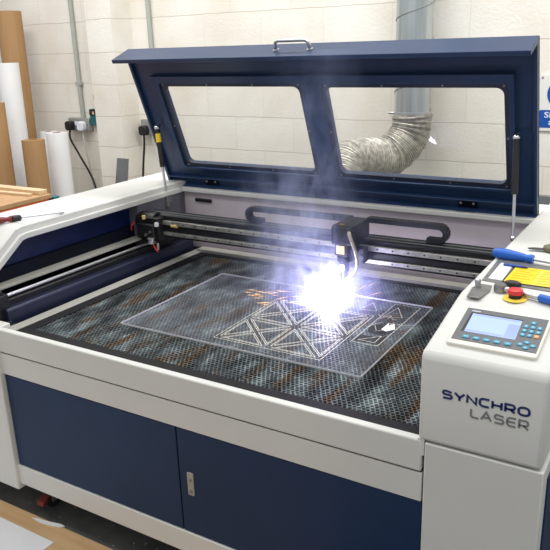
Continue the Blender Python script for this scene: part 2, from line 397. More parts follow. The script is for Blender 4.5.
def honeycomb():
    R = .0078; w = math.sqrt(3)*R; x0, x1, y0, y1 = -.655, .717, .088, 1.05
    cs = []
    ny = int((y1-y0)/(1.5*R)); nx = int((x1-x0)/w)
    for j in range(ny):
        for i in range(nx): cs.append((x0+w*(i+.5+.5*(j % 2)), y0+R+1.5*R*j))
    cs = np.array(cs); k = len(cs)
    a = np.radians(np.arange(6)*60+30); ring = np.stack([np.cos(a), np.sin(a)], 1)
    jit = np.random.RandomState(3).normal(0, .0005, (k, 1, 2))
    vs = np.zeros((k, 18, 3))
    ph = cs*np.array([[23., 17.]])
    cs = cs+np.stack([.0016*np.sin(ph[:, 1]*1.3+2*np.sin(ph[:, 0]*.31))+.0009*np.sin(ph[:, 0]*2.1+ph[:, 1]*1.7), .0016*np.sin(ph[:, 0]*1.1+1.7*np.sin(ph[:, 1]*.43))], 1)
    vs[:, 0:6, :2] = cs[:, None]+ring*R; vs[:, 0:6, 2] = .7
    vs[:, 6:12, :2] = cs[:, None]+ring*R*.80+jit; vs[:, 6:12, 2] = .7
    vs[:, 12:18, :2] = cs[:, None]+ring*R*.80; vs[:, 12:18, 2] = .688
    q = []
    for i in range(6):
        j = (i+1) % 6; q += [(i, j, 6+j, 6+i), (6+i, 6+j, 12+j, 12+i)]
    q = np.array(q); f = (np.arange(k)[:, None, None]*18+q[None]).reshape(-1, 4)
    mb = MB(); mb.v = vs.reshape(-1, 3).tolist(); mb.f = f.tolist(); return mb
obj('honeycomb_bed', honeycomb(), M['comb'], mc, smooth=0, origin=(0, 0, .7))

# left linear axis
ax = obj('side_axis_base', MB().prism([(-.80, .686), (-.772, .686), (-.768, .715), (-.770, .746), (-.776, .752), (-.80, .754)], 'y', .085, 1.12), M['blue_alu'], mc, bevel=.002)
obj('side_axis_cover', MB().prism([(-.846, .686), (-.8, .686), (-.8, .772), (-.812, .778), (-.846, .778)], 'y', .09, 1.15), M['black'], mc, bevel=.002)
obj('side_shaft', MB().cyl((-.812, .12, .786), (-.812, 1.0, .786), .0065, 14), M['steel'], mc)
eb = obj('axis_end_block', MB().box(-.872, -.79, .062, .112, .70, .798).box(-.85, -.80, .075, .1, .798, .812).cyl((-.86, .05, .77), (-.86, .115, .77), .017), M['blackp'], mc, bevel=.003)
lb = obj('warning_label', MB().box(-.822, -.790, .059, .0625, .752, .796), M['yellow'], eb)
obj('label_symbol', MB().prism([(-.818, .760), (-.796, .760), (-.807, .787)], 'y', .0575, .0592), M['inkdim'], lb) if False else None
obj('foot_bracket', MB().box(-.79, -.75, .07, .1, .69, .703).cyl((-.77, .085, .70), (-.77, .085, .712), .008), M['blackp'], mc, bevel=.002)

# gantry
gy = .90
g = obj('gantry_beam', MB().box(-.86, .715, gy, .985, .812, .905).box(-.86, .715, gy-.004, .90, .84, .862), M['black'], mc, bevel=.003)
for z0, z1 in ((.868, .887), (.822, .838)):
    r = obj('linear_rail', MB().box(-.80, .715, gy-.012, gy+.002, z0, z1), M['rail'], mc, bevel=.002)
    for i in range(26):
        x = -.75+i*.058; obj('rail_bolt', MB().cyl((x, gy-.0128, (z0+z1)/2), (x, gy-.011, (z0+z1)/2), .0034, 10), M['ink'], r)
obj('rail_groove', MB().box(-.86, .715, .918, .926, .905, .9062).box(-.86, .715, .95, .958, .905, .9062), M['greyp'], g)
# drive block at the gantry's left end
db = obj('drive_block', MB().box(-.865, -.745, .86, 1.0, .80, .90).box(-.85, -.76, .84, .87, .82, .875).cyl((-.875, .9, .875), (-.78, .9, .875), .040, 24).cyl((-.78, .9, .875), (-.762, .9, .875), .026, 20), M['blackp'], mc, bevel=.003)
obj('pulley', MB().lathe([(.012, 0), (.018, .002), (.018, .006), (.013, .008), (.013, .02), (.018, .022), (.018, .026)], (-.772, .838, .822), (0, 0, -1), 16), M['steel'], db)
obj('terminal', MB().box(-.756, -.743, .846, .86, .868, .885), M['whiteink'], db, bevel=.001)
for p, q in (((-.70, .892, .868), (-.67, .892, .868)), ((-.80, .835, .90), (-.80, .835, .915))): obj('brass_fitting', MB().cyl(p, q, .008, 10), M['amber'], db)
for pth in ([(-.77, .84, .80), (-.75, .835, .775), (-.742, .84, .762)], [(-.885, .845, .84), (-.875, .835, .86), (-.86, .84, .88)]): obj('red_wire', MB().tube(smoothpath(pth), .0032, 8), M['red'], db)
for p, q, rr_ in (((-.80, .834, .83), (-.80, .842, .83), .006), ((-.775, .834, .845), (-.775, .842, .845), .005), ((-.745, .845, .80), (-.745, .845, .77), .006)): obj('screw', MB().cyl(p, q, rr_, 10), M['steel'], db)

# laser head carriage
cb = MB().prism([(.80, .905), (.80, .965), (.808, .972), (.955, .972), (.962, .964), (.962, .905)], 'x', .098, .174)
ch = obj('carriage_head', cb, M['blackp'], mc, bevel=.003)
obj('head_mount', MB().box(.104, .168, .83, .895, .84, .907).box(.165, .20, .85, .895, .83, .885).cyl((.19, .845, .85), (.19, .87, .85), .014, 14).cyl((.175, .84, .875), (.175, .86, .875), .008, 12), M['black'], ch, bevel=.002)
obj('top_label', MB().box(.118, .134, .822, .834, .9722, .9732), M['inkdim'], ch)
nz = obj('laser_nozzle', MB().lathe([(.020, .09), (.020, .062), (.0245, .06), (.0245, .045), (.018, .043), (.018, .012), (.013, .004), (.011, -.022), (.005, -.046), (.003, -.05)], (.137, .825, .795), (0, 0, 1), 20).box(.112, .162, .80, .85, .865, .907), M['blackp'], mc, bevel=.001)
obj('nozzle_label', MB().box(.118, .150, .7985, .8005, .872, .902), M['amber'], nz)
obj('nozzle_label', MB().box(.127, .147, .8045, .8065, .812, .832), M['amber'], nz)
obj('air_hose', MB().tube(smoothpath([(.165, .808, .955), (.172, .795, .945), (.188, .795, .905), (.198, .80, .86), (.19, .81, .82), (.165, .82, .79), (.148, .825, .775)], 8), .0062, 10), M['braid'], ch)

def chain(x_end, x_in, x_low, y0, y1, zt, zb):
    """cable chain: upper run, half loop at x_end, lower run; flat links"""
    s = 1 if x_end > x_in else -1; rad = (zt-zb)/2; zc = (zt+zb)/2; pts = []
    xs = np.linspace(x_in, x_end-s*rad, 18); pts += [(x, zt) for x in xs[:-1]]
    for i in range(9):
        a = math.pi/2-math.pi*i/8; pts.append((x_end-s*rad+s*rad*math.cos(a), zc+rad*math.sin(a)))
    pts += [(x, zb) for x in np.linspace(x_end-s*rad, x_low, 10)[1:]]
    mb = MB()
    for (xa, za), (xb, zb_) in zip(pts, pts[1:]):
        d = V((xb-xa, 0, zb_-za)); l = d.length; d /= l; n = V((-d.z, 0, d.x))
        a = V((xa, 0, za)); a0 = a-d*.002; b0 = a+d*(l*.93); t = .0095
        for q0, q1, tt, yy0, yy1 in ((a0, b0, t, y0, y1), (b0-d*.004, b0+d*(l*.1), t*.86, y0+.002, y1-.002)):
            P = []
            for off in (-tt, tt):
                for e, yy in ((q0, yy0), (q1, yy0), (q1, yy1), (q0, yy1)):
                    w = e+n*off; P.append((w.x, yy, w.z))
            mb.hexa(P)
    return mb
obj('cable_chain', chain(-.352, .10, -.285, .945, .978, .961, .9145), M['chain'], mc, bevel=.001)
obj('cable_chain', chain(.462, .172, .395, .945, .978, .966, .9145), M['chain'], mc, bevel=.001)

# control pedestal
pf = [(0, .722), (0, .922), (.004, .934), (.014, .941), (.255, .988), (.28, .991), (1.44, .991), (1.44, .722)]
cp = obj('control_pedestal', MB().prism(pf, 'x', .717, .985), W, mc, bevel=.010, seg=4)
obj('pedestal_skirt', MB().box(.7165, .732, .001, 1.21, .684, .726), W, mc)
lc = obj('lower_column', MB().box(.733, .990, 0, 1.44, .10, .7185), W, mc, bevel=.003)
obj('side_panel', MB().box(.989, .994, .05, 1.40, .14, .68), M['navy'], lc, bevel=.002)
fF = lambda u, w, d: (u, -.0004-d, w)
def A_(cx, cy, rx, ry, a0, a1, n=7): return [(cx+rx*math.cos(math.radians(a0+(a1-a0)*i/n)), cy+ry*math.sin(math.radians(a0+(a1-a0)*i/n))) for i in range(n+1)]
GLY = {  # wide sans letters as centre lines in a box 1 high
 'S': (1.0, [[(.93, .88)]+A_(.28, .75, .2, .25, 90, 180)[0:1]+A_(.25, .74, .2, .24, 90, 270)+A_(.72, .25, .23, .25, 90, -90)+[(.05, 0)]]),
 'Y': (1.0, [[(0, 1), (.5, .45), (1, 1)], [(.5, .48), (.5, 0)]]),
 'N': (1.0, [[(.04, 0), (.04, 1), (.93, 0), (.93, 1)]]),
 'C': (1.0, [[(.97, 1), (.42, 1)]+A_(.40, .62, .36, .38, 95, 180)+A_(.40, .38, .36, .38, 180, 265)+[(.42, 0), (.97, 0)]]),
 'H': (1.0, [[(.04, 0), (.04, 1)], [(.04, .5), (.92, .5)], [(.92, 0), (.92, 1)]]),
 'R': (1.0, [[(.04, 0), (.04, 1), (.62, 1)]+A_(.66, .70, .26, .30, 90, -90)+[(.04, .40)], [(.5, .40), (.95, 0)]]),
 'O': (1.12, [A_(.64, .60, .42, .40, 0, 90)+A_(.46, .60, .42, .40, 90, 180)+A_(.46, .40, .42, .40, 180, 270)+A_(.64, .40, .42, .40, 270, 360)+[(1.06, .6)]]),
 'L': (.85, [[(.04, 1), (.04, .25)]+A_(.26, .22, .22, .22, 180, 270)+[(.85, 0)]]),
 'A': (1.1, [[(0, 0), (.52, 1), (1.05, 0)], [(.25, .32), (.8, .32)]]),
 'E': (.95, [[(.92, 1), (.38, 1)]+A_(.38, .6, .34, .4, 95, 180)+A_(.38, .4, .34, .4, 180, 265)+[(.38, 0), (.92, 0)], [(.06, .5), (.86, .5)]]),
}
def stroke_text(word, u0, u1, w0, w1, th, fr, gap=.26):
    tot = sum(GLY[c][0] for c in word)+gap*(len(word)-1); k = (u1-u0)/tot; hh = w1-w0-th; mb = MB(); x = 0
    for c in word:
        adv, lines = GLY[c]
        for ln in lines:
            P = [V((u0+(x+p[0])*k, w0+th/2+p[1]*hh)) for p in ln]; n = len(P); Lf = []; Rt = []
            for i in range(n):
                d1 = (P[i]-P[i-1]).normalized() if i else (P[1]-P[0]).normalized()
                d2 = (P[i+1]-P[i]).normalized() if i < n-1 else d1
                t = (d1+d2).normalized(); nn_ = V((-t.y, t.x)); cs = max(.55, nn_.dot(V((-d1.y, d1.x)))); o = nn_*(th/2/cs)
                Lf.append(P[i]+o); Rt.append(P[i]-o)
            vs = [fr(p.x, p.y, .0004) for p in Lf]+[fr(p.x, p.y, .0004) for p in Rt]
            mb.add(vs, [(i, i+1, n+i+1, n+i) for i in range(n-1)])
        x += adv+gap
    return mb
obj('lettering', stroke_text('SYNCHRO', .7695, .952, .8400, .8625, .0053, fF), M['navyink'], cp, smooth=0)
obj('lettering', stroke_text('LASER', .832, .952, .8090, .8325, .0045, fF), M['greyink'], cp, smooth=0)
# display panel on the sloped top
SL = .195
def fP(u, w, d):  # u = x, w = y, d above the sloped skin
    return (u, w-SL*d/math.hypot(1, SL), .938+SL*w+d)
dp = obj('display_panel', MB().prism(roundrect(.757, .948, .044, .206, .008), 'z', -.002, .008, fP), M['bezel'], mc, bevel=.0025)
pn = obj('panel_film', MB().prism([(.764, .060), (.943, .060), (.941, .192), (.762, .192)], 'z', .006, .0092, fP), M['panel'], dp)
sc = obj('screen', MB().prism([(.783, .094), (.892, .094), (.8895, .170), (.780, .170)], 'z', .009, .0098, fP), M['screen'], dp)
mb = MB().box(.784, .888, .1635, .1675, .0097, .0101, fP).box(.866, .890, .097, .150, .0097, .0101, fP).box(.785, .862, .097, .103, .0097, .0101, fP)
obj('screen_graphics', mb, M['screen_mark'], dp)
obj('screen_rim', MB().box(.778, .8905, .170, .1745, .009, .0096, fP).box(.7755, .780, .094, .1745, .009, .0096, fP), M['ink'], dp)
mk = []
for i in range(5):
    x = .793+.0222*i
    k = obj('soft_key', MB().prism(roundrect(x-.0075, x+.0075, .068, .079, .003), 'z', .009, .0112, fP), M['key'], dp)
    obj('key_mark', MB().box(x-.004, x+.004, .0725, .0745, .0111, .0116, fP), M['keymark'], dp)
pads = [(.9145, .168)]+[(x, y) for y in (.151, .134, .1175) for x in (.902, .9165, .931)]
for i, (x, y) in enumerate(pads):
    m = M['keyo'] if i == 9 else M['key']
    k = obj('keypad_key', MB().prism(roundrect(x-.0052, x+.0052, y-.0056, y+.0056, .002), 'z', .009, .011, fP), m, dp)
    obj('key_mark', MB().box(x-.002, x+.002, y-.0022, y+.0022, .0108, .0114, fP), M['keymark'], dp)
for x, y in ((.9175, .0905), (.906, .080), (.9315, .081), (.9185, .0705)):
    k = obj('arrow_key', MB().prism(roundrect(x-.0065, x+.0065, y-.005, y+.005, .0048), 'z', .009, .011, fP), M['key'], dp)
    obj('key_mark', MB().prism([(x-.003, y-.002), (x+.003, y-.002), (x, y+.003)], 'z', .0108, .0114, fP), M['keymark'], dp)
mb = MB()
for i in range(7): mb.box(.775+i*.0028, .777+i*.0028, .1795, .1825, .009, .0095, fP)
obj('panel_print', mb, M['whiteink'], dp)
# emergency stop
ex, ey, ez = .8465, .278, .9905
es = obj('emergency_stop', MB().lathe([(.0, 0), (.028, 0), (.028, .002), (.026, .003), (0, .003)], (ex, ey, ez), n=32), M['yellow2'], mc)
obj('stop_collar', MB().lathe([(.0145, .002), (.0145, .012), (.013, .013)], (ex, ey, ez), n=24), M['blackp'], es)
obj('stop_button', MB().lathe([(.013, .012), (.0175, .0135), (.0185, .018), (.017, .023), (.0125, .0255), (0, .026)], (ex, ey, ez), n=28), M['red'], es)

# lid ---------------------------------------------------------------
H0 = V((0, 1.235, .97)); Va = V((0, -.36, .933)).normalized(); Na = V((0, -.933, -.36)).normalized()
def fL(x, v, n):
    return tuple(H0+V((x, 0, 0))+Va*v+Na*n)
LX0, LX1 = -.963, .707
w1 = (-.812, -.160, .128, .495); w2 = (-.046, .602, .128, .492)
holes = [roundrect(*w1, .026), roundrect(*w2, .026)]
lid = obj('lid', plate([(LX0, .0), (LX1, .0), (LX1, .652), (LX0, .652)], [h[::-1] for h in holes], .012, lambda u, w, d: fL(u, w, -.012+d)), M['lid'], mc, origin=tuple(H0))
mb = MB().box(LX0, LX1, .636, .652, -.012, .103, fL)
obj('lid_flange', mb, M['lid'], lid, bevel=.002)
mb = MB().box(LX0, LX0+.012, 0, .64, -.012, .018, fL).box(LX1-.012, LX1, 0, .64, -.012, .018, fL).box(LX0, LX1, -.006, .012, -.012, .03, fL).box(LX0+.01, LX1-.01, .05, .056, 0, .022, fL)
obj('lid_edge', mb, M['lid'], lid, bevel=.002)
fo = [(-.868, .100), (.636, .100), (.636, .542), (-.868, .542)]
g1 = roundrect(-.830, -.142, .112, .512, .012); g2 = roundrect(-.064, .620, .112, .509, .012)
obj('inner_frame', plate(fo, [g1[::-1], g2[::-1]], .022, lambda u, w, d: fL(u, w, d)), M['lid'], lid, bevel=.002)
for gr, hl, wn in ((g1, holes[0], w1), (g2, holes[1], w2)):
    gk = obj('window_gasket', plate(gr, [hl[::-1]], .012, lambda u, w, d: fL(u, w, d)), M['gasket'], lid)
    a0, a1, b0, b1 = wn
    sp_ = [(u, w) for u in (a0, (a0+a1)/2-.1, (a0+a1)/2+.12, a1) for w in (b0-.008, b1+.008)]+[(u, (b0+b1)/2) for u in (a0-.009, a1+.009)]
    for u, w in sp_: obj('gasket_screw', MB().cyl(fL(u, w, .010), fL(u, w, .0145), .0038, 10), M['greym'], lid)
    obj('window_pane', MB().prism(roundrect(a0-.012, a1+.012, b0-.012, b1+.012, .02), 'z', -.004, .001, fL), M['glass'], lid, smooth=0)
# lid handle on the outside of the flange
hp = [(-.197, .65, .05), (-.197, .672, .05)]+[(-.197+.018-.018*math.cos(a), .672+.016*math.sin(a), .05) for a in (.5, 1., 1.57)]
hp += [(-.058-.018+.018*math.sin(a), .672+.016*math.cos(a), .05) for a in (0., .5, 1.)]+[(-.058, .672, .05), (-.058, .65, .05)]
mb = MB().tube([fL(*q) for q in hp], .0065, 12)
for x in (-.197, -.058): mb.cyl(fL(x, .651, .05), fL(x, .656, .05), .012, 14)
obj('lid_handle', mb, M['chrome'], lid)
for x in (-.72, .455):
    hg = MB().box(x-.035, x+.035, .012, .05, .0, .006, fL).cyl(fL(x-.035, .004, .034), fL(x+.035, .004, .034), .008, 12).box(x-.035, x+.035, -.016, .004, .03, .036, fL)
    obj('lid_hinge', hg, M['inner_dark'], lid)
    for q in (-.024, .024): obj('hinge_screw', MB().cyl(fL(x+q, .034, .005), fL(x+q, .034, .011), .005, 10), M['steel'], lid)
# gas struts
def strut(top, base, split):
    t, b = V(top), V(base); d = b-t; k = t+d*split
    s = obj('gas_strut', MB().cyl(t, k, .011, 16), M['blackp'], mc)
    obj('strut_rod', MB().cyl(k, b, .0055, 12), M['steel'], s)
    obj('strut_joint', MB().ball(t, .013, 12).cyl(t+V((0, .02, .012)), t-V((.004, .004, .002)), .007, 12).ball(b, .010, 12), M['chrome'], s)
    return s
s1 = strut((-.905, 1.088, 1.248), (-.868, 1.075, .935), .55)
obj('strut_label', MB().cyl(V((-.905, 1.088, 1.248)).lerp(V((-.868, 1.075, .935)), .08), V((-.905, 1.088, 1.248)).lerp(V((-.868, 1.075, .935)), .20), .0116, 16), M['yellow'], s1)
strut((.645, 1.085, 1.262), (.675, 1.0, .94), .56)
obj('strut_bracket', MB().box(-.875, -.855, 1.06, 1.10, .915, .95).box(-.868, -.85, 1.055, 1.075, .90, .93), M['greym'], mc, bevel=.002)
obj('rear_clip', MB().box(-.80, -.71, 1.19, 1.2, .905, .92), M['blackp'], mc, bevel=.002)
# castors under the cabinet
for x, y in ((-.69, .09), (.62, .12), (-.69, 1.25), (.62, 1.25), (-1.05, .12)):
    c = obj('castor', MB().cyl((x-.014, y, .036), (x+.014, y, .036), .036, 20), M['rubber'], mc)
    obj('castor_fork', MB().box(x-.024, x-.018, y-.02, y+.02, .03, .10).box(x+.018, x+.024, y-.02, y+.02, .03, .10).box(x-.035, x+.035, y-.035, y+.035, .10, .122), M['greym'], c, bevel=.002)
    obj('castor_brake', MB().prism([(y-.045, .03), (y-.015, .06), (y-.012, .066), (y-.055, .045), (y-.06, .03)], 'x', x-.016, x+.016), M['rust'], c, bevel=.002)

# ------------------------------------------------------------------ work in the machine
ZS = .7003; ZT = .706
sh = thing('acrylic_sheet', 'clear acrylic sheet with cut triangle pattern lying on the dark honeycomb bed', 'acrylic sheet', (.016, .56, ZS))
x0, x1, y0, y1 = -.425, .457, .261, .858
obj('sheet', MB().box(x0, x1, y0, y1, ZS, ZT), M['acrylic'], sh, smooth=0)
e = .0013
obj('polished_edge', MB().box(x0, x1, y0-e, y0-.0001, ZS, ZT).box(x0, x1, y1+.0001, y1+e, ZS, ZT).box(x0-e, x0-.0001, y0, y1, ZS, ZT).box(x1+.0001, x1+e, y0, y1, ZS, ZT), M['acredge'], sh, smooth=0)
def inset(tri, d):
    a = [V((p[0], p[1])) for p in tri]; n = len(a); out = []
    c = sum(a, V((0, 0)))/n
    for i in range(n):
        p, q, r = a[i-1], a[i], a[(i+1) % n]
        d1 = (p-q).normalized(); d2 = (r-q).normalized(); bis = (d1+d2).normalized()
        s = math.sqrt(max(1e-4, (1-d1.dot(d2))/2)); out.append(q+bis*(d/s))
    return out
gm = MB()
def line(p, q, w=.0014):
    p, q = V((p[0], p[1])), V((q[0], q[1])); d = (q-p).normalized(); n = V((-d.y, d.x))*w/2
    z = ZT+.0003
    gm.add([(p+n).to_3d()+V((0, 0, z)), (p-n).to_3d()+V((0, 0, z)), (q-n).to_3d()+V((0, 0, z)), (q+n).to_3d()+V((0, 0, z))], [(0, 1, 2, 3)])
gx = (-.064, .122, .306); gy_ = (.306, .492, .690)
for i in range(2):
    for j in range(2):
        a, b, c, d = (gx[i], gy_[j]), (gx[i+1], gy_[j]), (gx[i+1], gy_[j+1]), (gx[i], gy_[j+1]); m = ((gx[i]+gx[i+1])/2, (gy_[j]+gy_[j+1])/2)
        for t in ((a, b, m), (b, c, m), (c, d, m), (d, a, m)):
            for dd in (.007, .0125):
                q = inset(t, dd)
                for k in range(3): line(q[k], q[(k+1) % 3])
bd = [(gx[0]-.004, gy_[0]-.004), (gx[2]+.004, gy_[0]-.004), (gx[2]+.004, gy_[2]+.004), (gx[0]-.004, gy_[2]+.004)]
for k in range(4): line(bd[k], bd[(k+1) % 4])
for a in ([(.332, .47), (.418, .47), (.424, .83), (.332, .83)],):
    for k in range(4): line(a[k], a[(k+1) % 4])
for t in ([(.34, .70), (.40, .72), (.355, .80)], [(.24, .73), (.30, .74), (.26, .81)], [(.345, .49), (.40, .49), (.40, .545)]):
    for k in range(3): line(t[k], t[(k+1) % 3])
rr = random.Random(8)
for k in range(22):
    p = (.33+.09*rr.random(), .55+.2*rr.random()); a = rr.random()*3.14; l = .012+.03*rr.random()
    line(p, (p[0]+l*math.cos(a), p[1]+l*math.sin(a)), .001)
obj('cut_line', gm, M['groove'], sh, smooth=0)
sm = MB()
for poly in ([(.335, .485), (.372, .49), (.375, .535), (.337, .53)], [(.382, .50), (.414, .50), (.416, .545), (.385, .54)], [(.345, .56), (.40, .575), (.385, .62), (.35, .64), (.335, .60)]):
    sm.add([(u, w, ZT+.0002) for u, w in poly], [tuple(range(len(poly)))])
obj('opening_shade', sm, M['hole_shade'], sh, smooth=0)  # dark patches painted on the solid sheet where holes look dark
sv = MB().add([(.378, .595, ZT+.001), (.398, .585, ZT+.001), (.418, .612, ZT+.002), (.408, .632, ZT+.012), (.392, .622, ZT+.006), (.386, .640, ZT+.009)], [(0, 1, 2, 4), (2, 3, 4), (0, 4, 5)])
tag(obj('acrylic_shard', sv, M['whiteink'], smooth=0), 'small curled white offcut on the right part of the acrylic sheet', 'offcut')

# laser flash -----------------------------------------------------------
SP = V((.121, .752, .708))
def spiky():
    mb = MB(); mb.ball(SP+V((0, 0, .008)), .009, 14, (1.3, 1.3, .9)); r = random.Random(5)
    for k in range(26):
        a = r.random()*2*math.pi; el = abs(r.gauss(.25, .4)); d = V((math.cos(a)*math.cos(el), math.sin(a)*math.cos(el), abs(math.sin(el)))).normalized()
        l = .02+.03*r.random()
        mb.cyl(SP+V((0, 0, .006)), SP+V((0, 0, .006))+d*l, .0032, 5, .0003)
    return mb
fl = obj('laser_flash', spiky(), M['core']); tag(fl, 'white hot burst of light where the laser meets the acrylic sheet', 'laser flash')
def glow_mat():
    m, nt, out = newmat('flash_glow'); L = nt.links.new
    tc = nd(nt, 'ShaderNodeTexCoord'); ln = nd(nt, 'ShaderNodeVectorMath', operation='LENGTH'); L(tc.outputs['Object'], ln.inputs[0])
    def gauss(sig, amp):
        a = nd(nt, 'ShaderNodeMath', operation='DIVIDE'); L(ln.outputs['Value'], a.inputs[0]); a.inputs[1].default_value = sig
        b = nd(nt, 'ShaderNodeMath', operation='MULTIPLY'); L(a.outputs[0], b.inputs[0]); L(a.outputs[0], b.inputs[1])
        c = nd(nt, 'ShaderNodeMath', operation='MULTIPLY'); L(b.outputs[0], c.inputs[0]); c.inputs[1].default_value = -1
        d = nd(nt, 'ShaderNodeMath', operation='EXPONENT'); L(c.outputs[0], d.inputs[0])
        f = nd(nt, 'ShaderNodeMath', operation='MULTIPLY'); L(d.outputs[0], f.inputs[0]); f.inputs[1].default_value = amp; return f
    e1 = nd(nt, 'ShaderNodeEmission'); e1.inputs[0].default_value = rgb(246, 240, 255); L(gauss(.046, 55.).outputs[0], e1.inputs[1])
    e2 = nd(nt, 'ShaderNodeEmission'); e2.inputs[0].default_value = rgb(160, 150, 255); L(gauss(.12, 5.0).outputs[0], e2.inputs[1])
    ad = nd(nt, 'ShaderNodeAddShader'); L(e1.outputs[0], ad.inputs[0]); L(e2.outputs[0], ad.inputs[1]); L(ad.outputs[0], out.inputs['Volume']); return m
gl = obj('glow', MB().ball(SP+V((0, 0, .006)), .20, 24), glow_mat(), fl, origin=tuple(SP+V((0, 0, .006)))); gl['kind'] = 'stuff'; gl.scale = (1.15, 1., .70)
# sparks
sk = MB(); r = random.Random(11)
def sliver(p, d, l, w):
    p, d = V(p), V(d).normalized(); u = d.orthogonal().normalized()*w; q = d.cross(u.normalized())*w
    sk.add([p, p+d*l*.6+u, p+d*l*.6+q, p+d*l*.6-u, p+d*l*.6-q, p+d*l], [(0, 2, 1), (0, 3, 2), (0, 4, 3), (0, 1, 4), (5, 1, 2), (5, 2, 3), (5, 3, 4), (5, 4, 1)])
for k in range(34):
    a = math.radians(r.gauss(205, 9)); rad = .05+.25*r.random()
    p = SP+V((math.cos(a)*rad, math.sin(a)*rad*.8, .002+.03*r.random())); sliver(p, (math.cos(a), math.sin(a), r.gauss(0, .08)), .022+.04*r.random(), .0008+.0007*r.random())
for k in range(18):
    a = r.random()*2*math.pi; rad = .04+.05*r.random()
    p = SP+V((math.cos(a)*rad, math.sin(a)*rad, .004+.03*r.random())); sliver(p, (math.cos(a), math.sin(a), .4*r.random()), .012+.02*r.random(), .001)
for p, d, l in (((.20, .80, .745), (.7, .1, .55), .05), ((.235, .79, .765), (.75, .05, .5), .045), ((.225, .83, .72), (.9, .1, .35), .06), ((.05, .83, .80), (-.4, .1, .9), .03), ((.03, .80, .78), (-.6, .1, .7), .02)):
    sliver(p, d, l, .0012)
tag(obj('sparks', sk, M['spark'], smooth=0), 'orange sparks spraying from the laser flash across the acrylic sheet', 'sparks', kind='stuff')

# smoke
def smoke_mat():
    m, nt, out = newmat('smoke_volume'); L = nt.links.new
    tc = nd(nt, 'ShaderNodeTexCoord'); sx = nd(nt, 'ShaderNodeSeparateXYZ'); L(tc.outputs['Object'], sx.inputs[0])
    def mth(op, a, b=None, c=None):
        n = nd(nt, 'ShaderNodeMath', operation=op)
        for i, v in enumerate((a, b, c)):
            if v is None: continue
            if isinstance(v, (int, float)): n.inputs[i].default_value = v
            else: L(v, n.inputs[i])
        return n.outputs[0]
    X, Y, Z = sx.outputs
    def blob(cx, cy, cz, rx, ry, rz, amp, lean=0.):
        xx = mth('DIVIDE', mth('SUBTRACT', mth('SUBTRACT', X, cx), mth('MULTIPLY', mth('SUBTRACT', Z, cz), lean)), rx)
        yy = mth('DIVIDE', mth('SUBTRACT', Y, cy), ry); zz = mth('DIVIDE', mth('SUBTRACT', Z, cz), rz)
        s = mth('ADD', mth('ADD', mth('MULTIPLY', xx, xx), mth('MULTIPLY', yy, yy)), mth('MULTIPLY', zz, zz))
        return mth('MULTIPLY', mth('EXPONENT', mth('MULTIPLY', s, -1.)), amp)
    # object origin sits at the laser spot
    f = mth('ADD', blob(-.05, .02, .03, .18, .15, .10, 15.), blob(-.10, .05, .16, .15, .13, .19, 14., -.3))
    f = mth('ADD', f, blob(-.08, .08, .5, .12, .12, .34, 3., .05))
    mp = nd(nt, 'ShaderNodeMapping'); mp.inputs['Scale'].default_value = (1, 1, .6); L(tc.outputs['Object'], mp.inputs['Vector'])
    n = nd(nt, 'ShaderNodeTexNoise', Scale=11., Detail=5., Roughness=.6, Distortion=1.6); L(mp.outputs[0], n.inputs['Vector'])
    rp = nd(nt, 'ShaderNodeMapRange'); rp.inputs[1].default_value = .44; rp.inputs[2].default_value = .70; rp.inputs[3].default_value = .03; rp.inputs[4].default_value = 1.
    L(n.outputs['Fac'], rp.inputs[0])
    den = mth('MULTIPLY', f, rp.outputs[0])
    vs = nd(nt, 'ShaderNodeVolumeScatter'); vs.inputs['Color'].default_value = rgb(196, 208, 255); vs.inputs['Anisotropy'].default_value = .15
    L(den, vs.inputs['Density']); L(vs.outputs[0], out.inputs['Volume']); return m
mb = MB().prism([(-.42, .707), (.42, .707), (.36, 1.0), (.24, 1.30), (.16, 1.56), (-.26, 1.56), (-.40, 1.2)], 'y', .58, 1.17)
sk_o = obj('smoke', mb, smoke_mat(), origin=tuple(SP), smooth=0); tag(sk_o, 'pale bluish smoke rising from the laser flash', 'smoke', kind='stuff')

# ------------------------------------------------------------------ things on the machine, left
Zl = .9905
pp = MB().add([(-1.09, .335, Zl), (-.885, .300, Zl), (-.885, .565, Zl), (-1.12, .61, Zl), (-1.09, .335, Zl+.0012), (-.885, .300, Zl+.0012), (-.885, .565, Zl+.0012), (-1.12, .61, Zl+.0012)], [(3, 2, 1, 0), (4, 5, 6, 7), (0, 1, 5, 4), (1, 2, 6, 5), (2, 3, 7, 6), (3, 0, 4, 7)])
tag(obj('paper_sheet', pp, M['paper'], smooth=0), 'loose white paper sheet under the red-handled screwdriver', 'paper')
def screwdriver(name, label, p, q, blend, rh, rs, hm, ferrule, flat=False, prof=None):
    """p handle end, q tip; blend = handle share"""
    p, q = V(p), V(q); d = (q-p).normalized(); l = (q-p).length; hl = l*blend
    t = thing(name, label, 'screwdriver', tuple(p.lerp(q, .5)))
    pr = prof or [(0, 0), (rh*.8, .02), (rh, .12), (rh*.9, .35), (rh*1.05, .6), (rh*.85, .8), (rh*.6, .9), (rh*.95, 1.)]
    obj('handle', MB().lathe([(a, b*hl) for a, b in pr], p, d, 14), hm, t)
    if ferrule: obj('collar', MB().lathe([(rh*.6, 0), (rh*.9, .004), (rh*.9, .03), (rh*.5, .036)], p+d*hl, d, 14), ferrule, t)
    mb = MB().cyl(p+d*hl, p+d*(l-.02), rs, 12).lathe([(rs, 0), (rs*1.5, .006), (rs*.9, .02)], p+d*(l-.02), d, 8)
    obj('shaft', mb, M['steel'], t)
    return t
screwdriver('screwdriver', 'long screwdriver with dark red handle lying on the white paper', (-1.03, .165, 1.006), (-.880, .482, .9985), .44, .0135, .0042, M['redgrip'], M['blackp'])

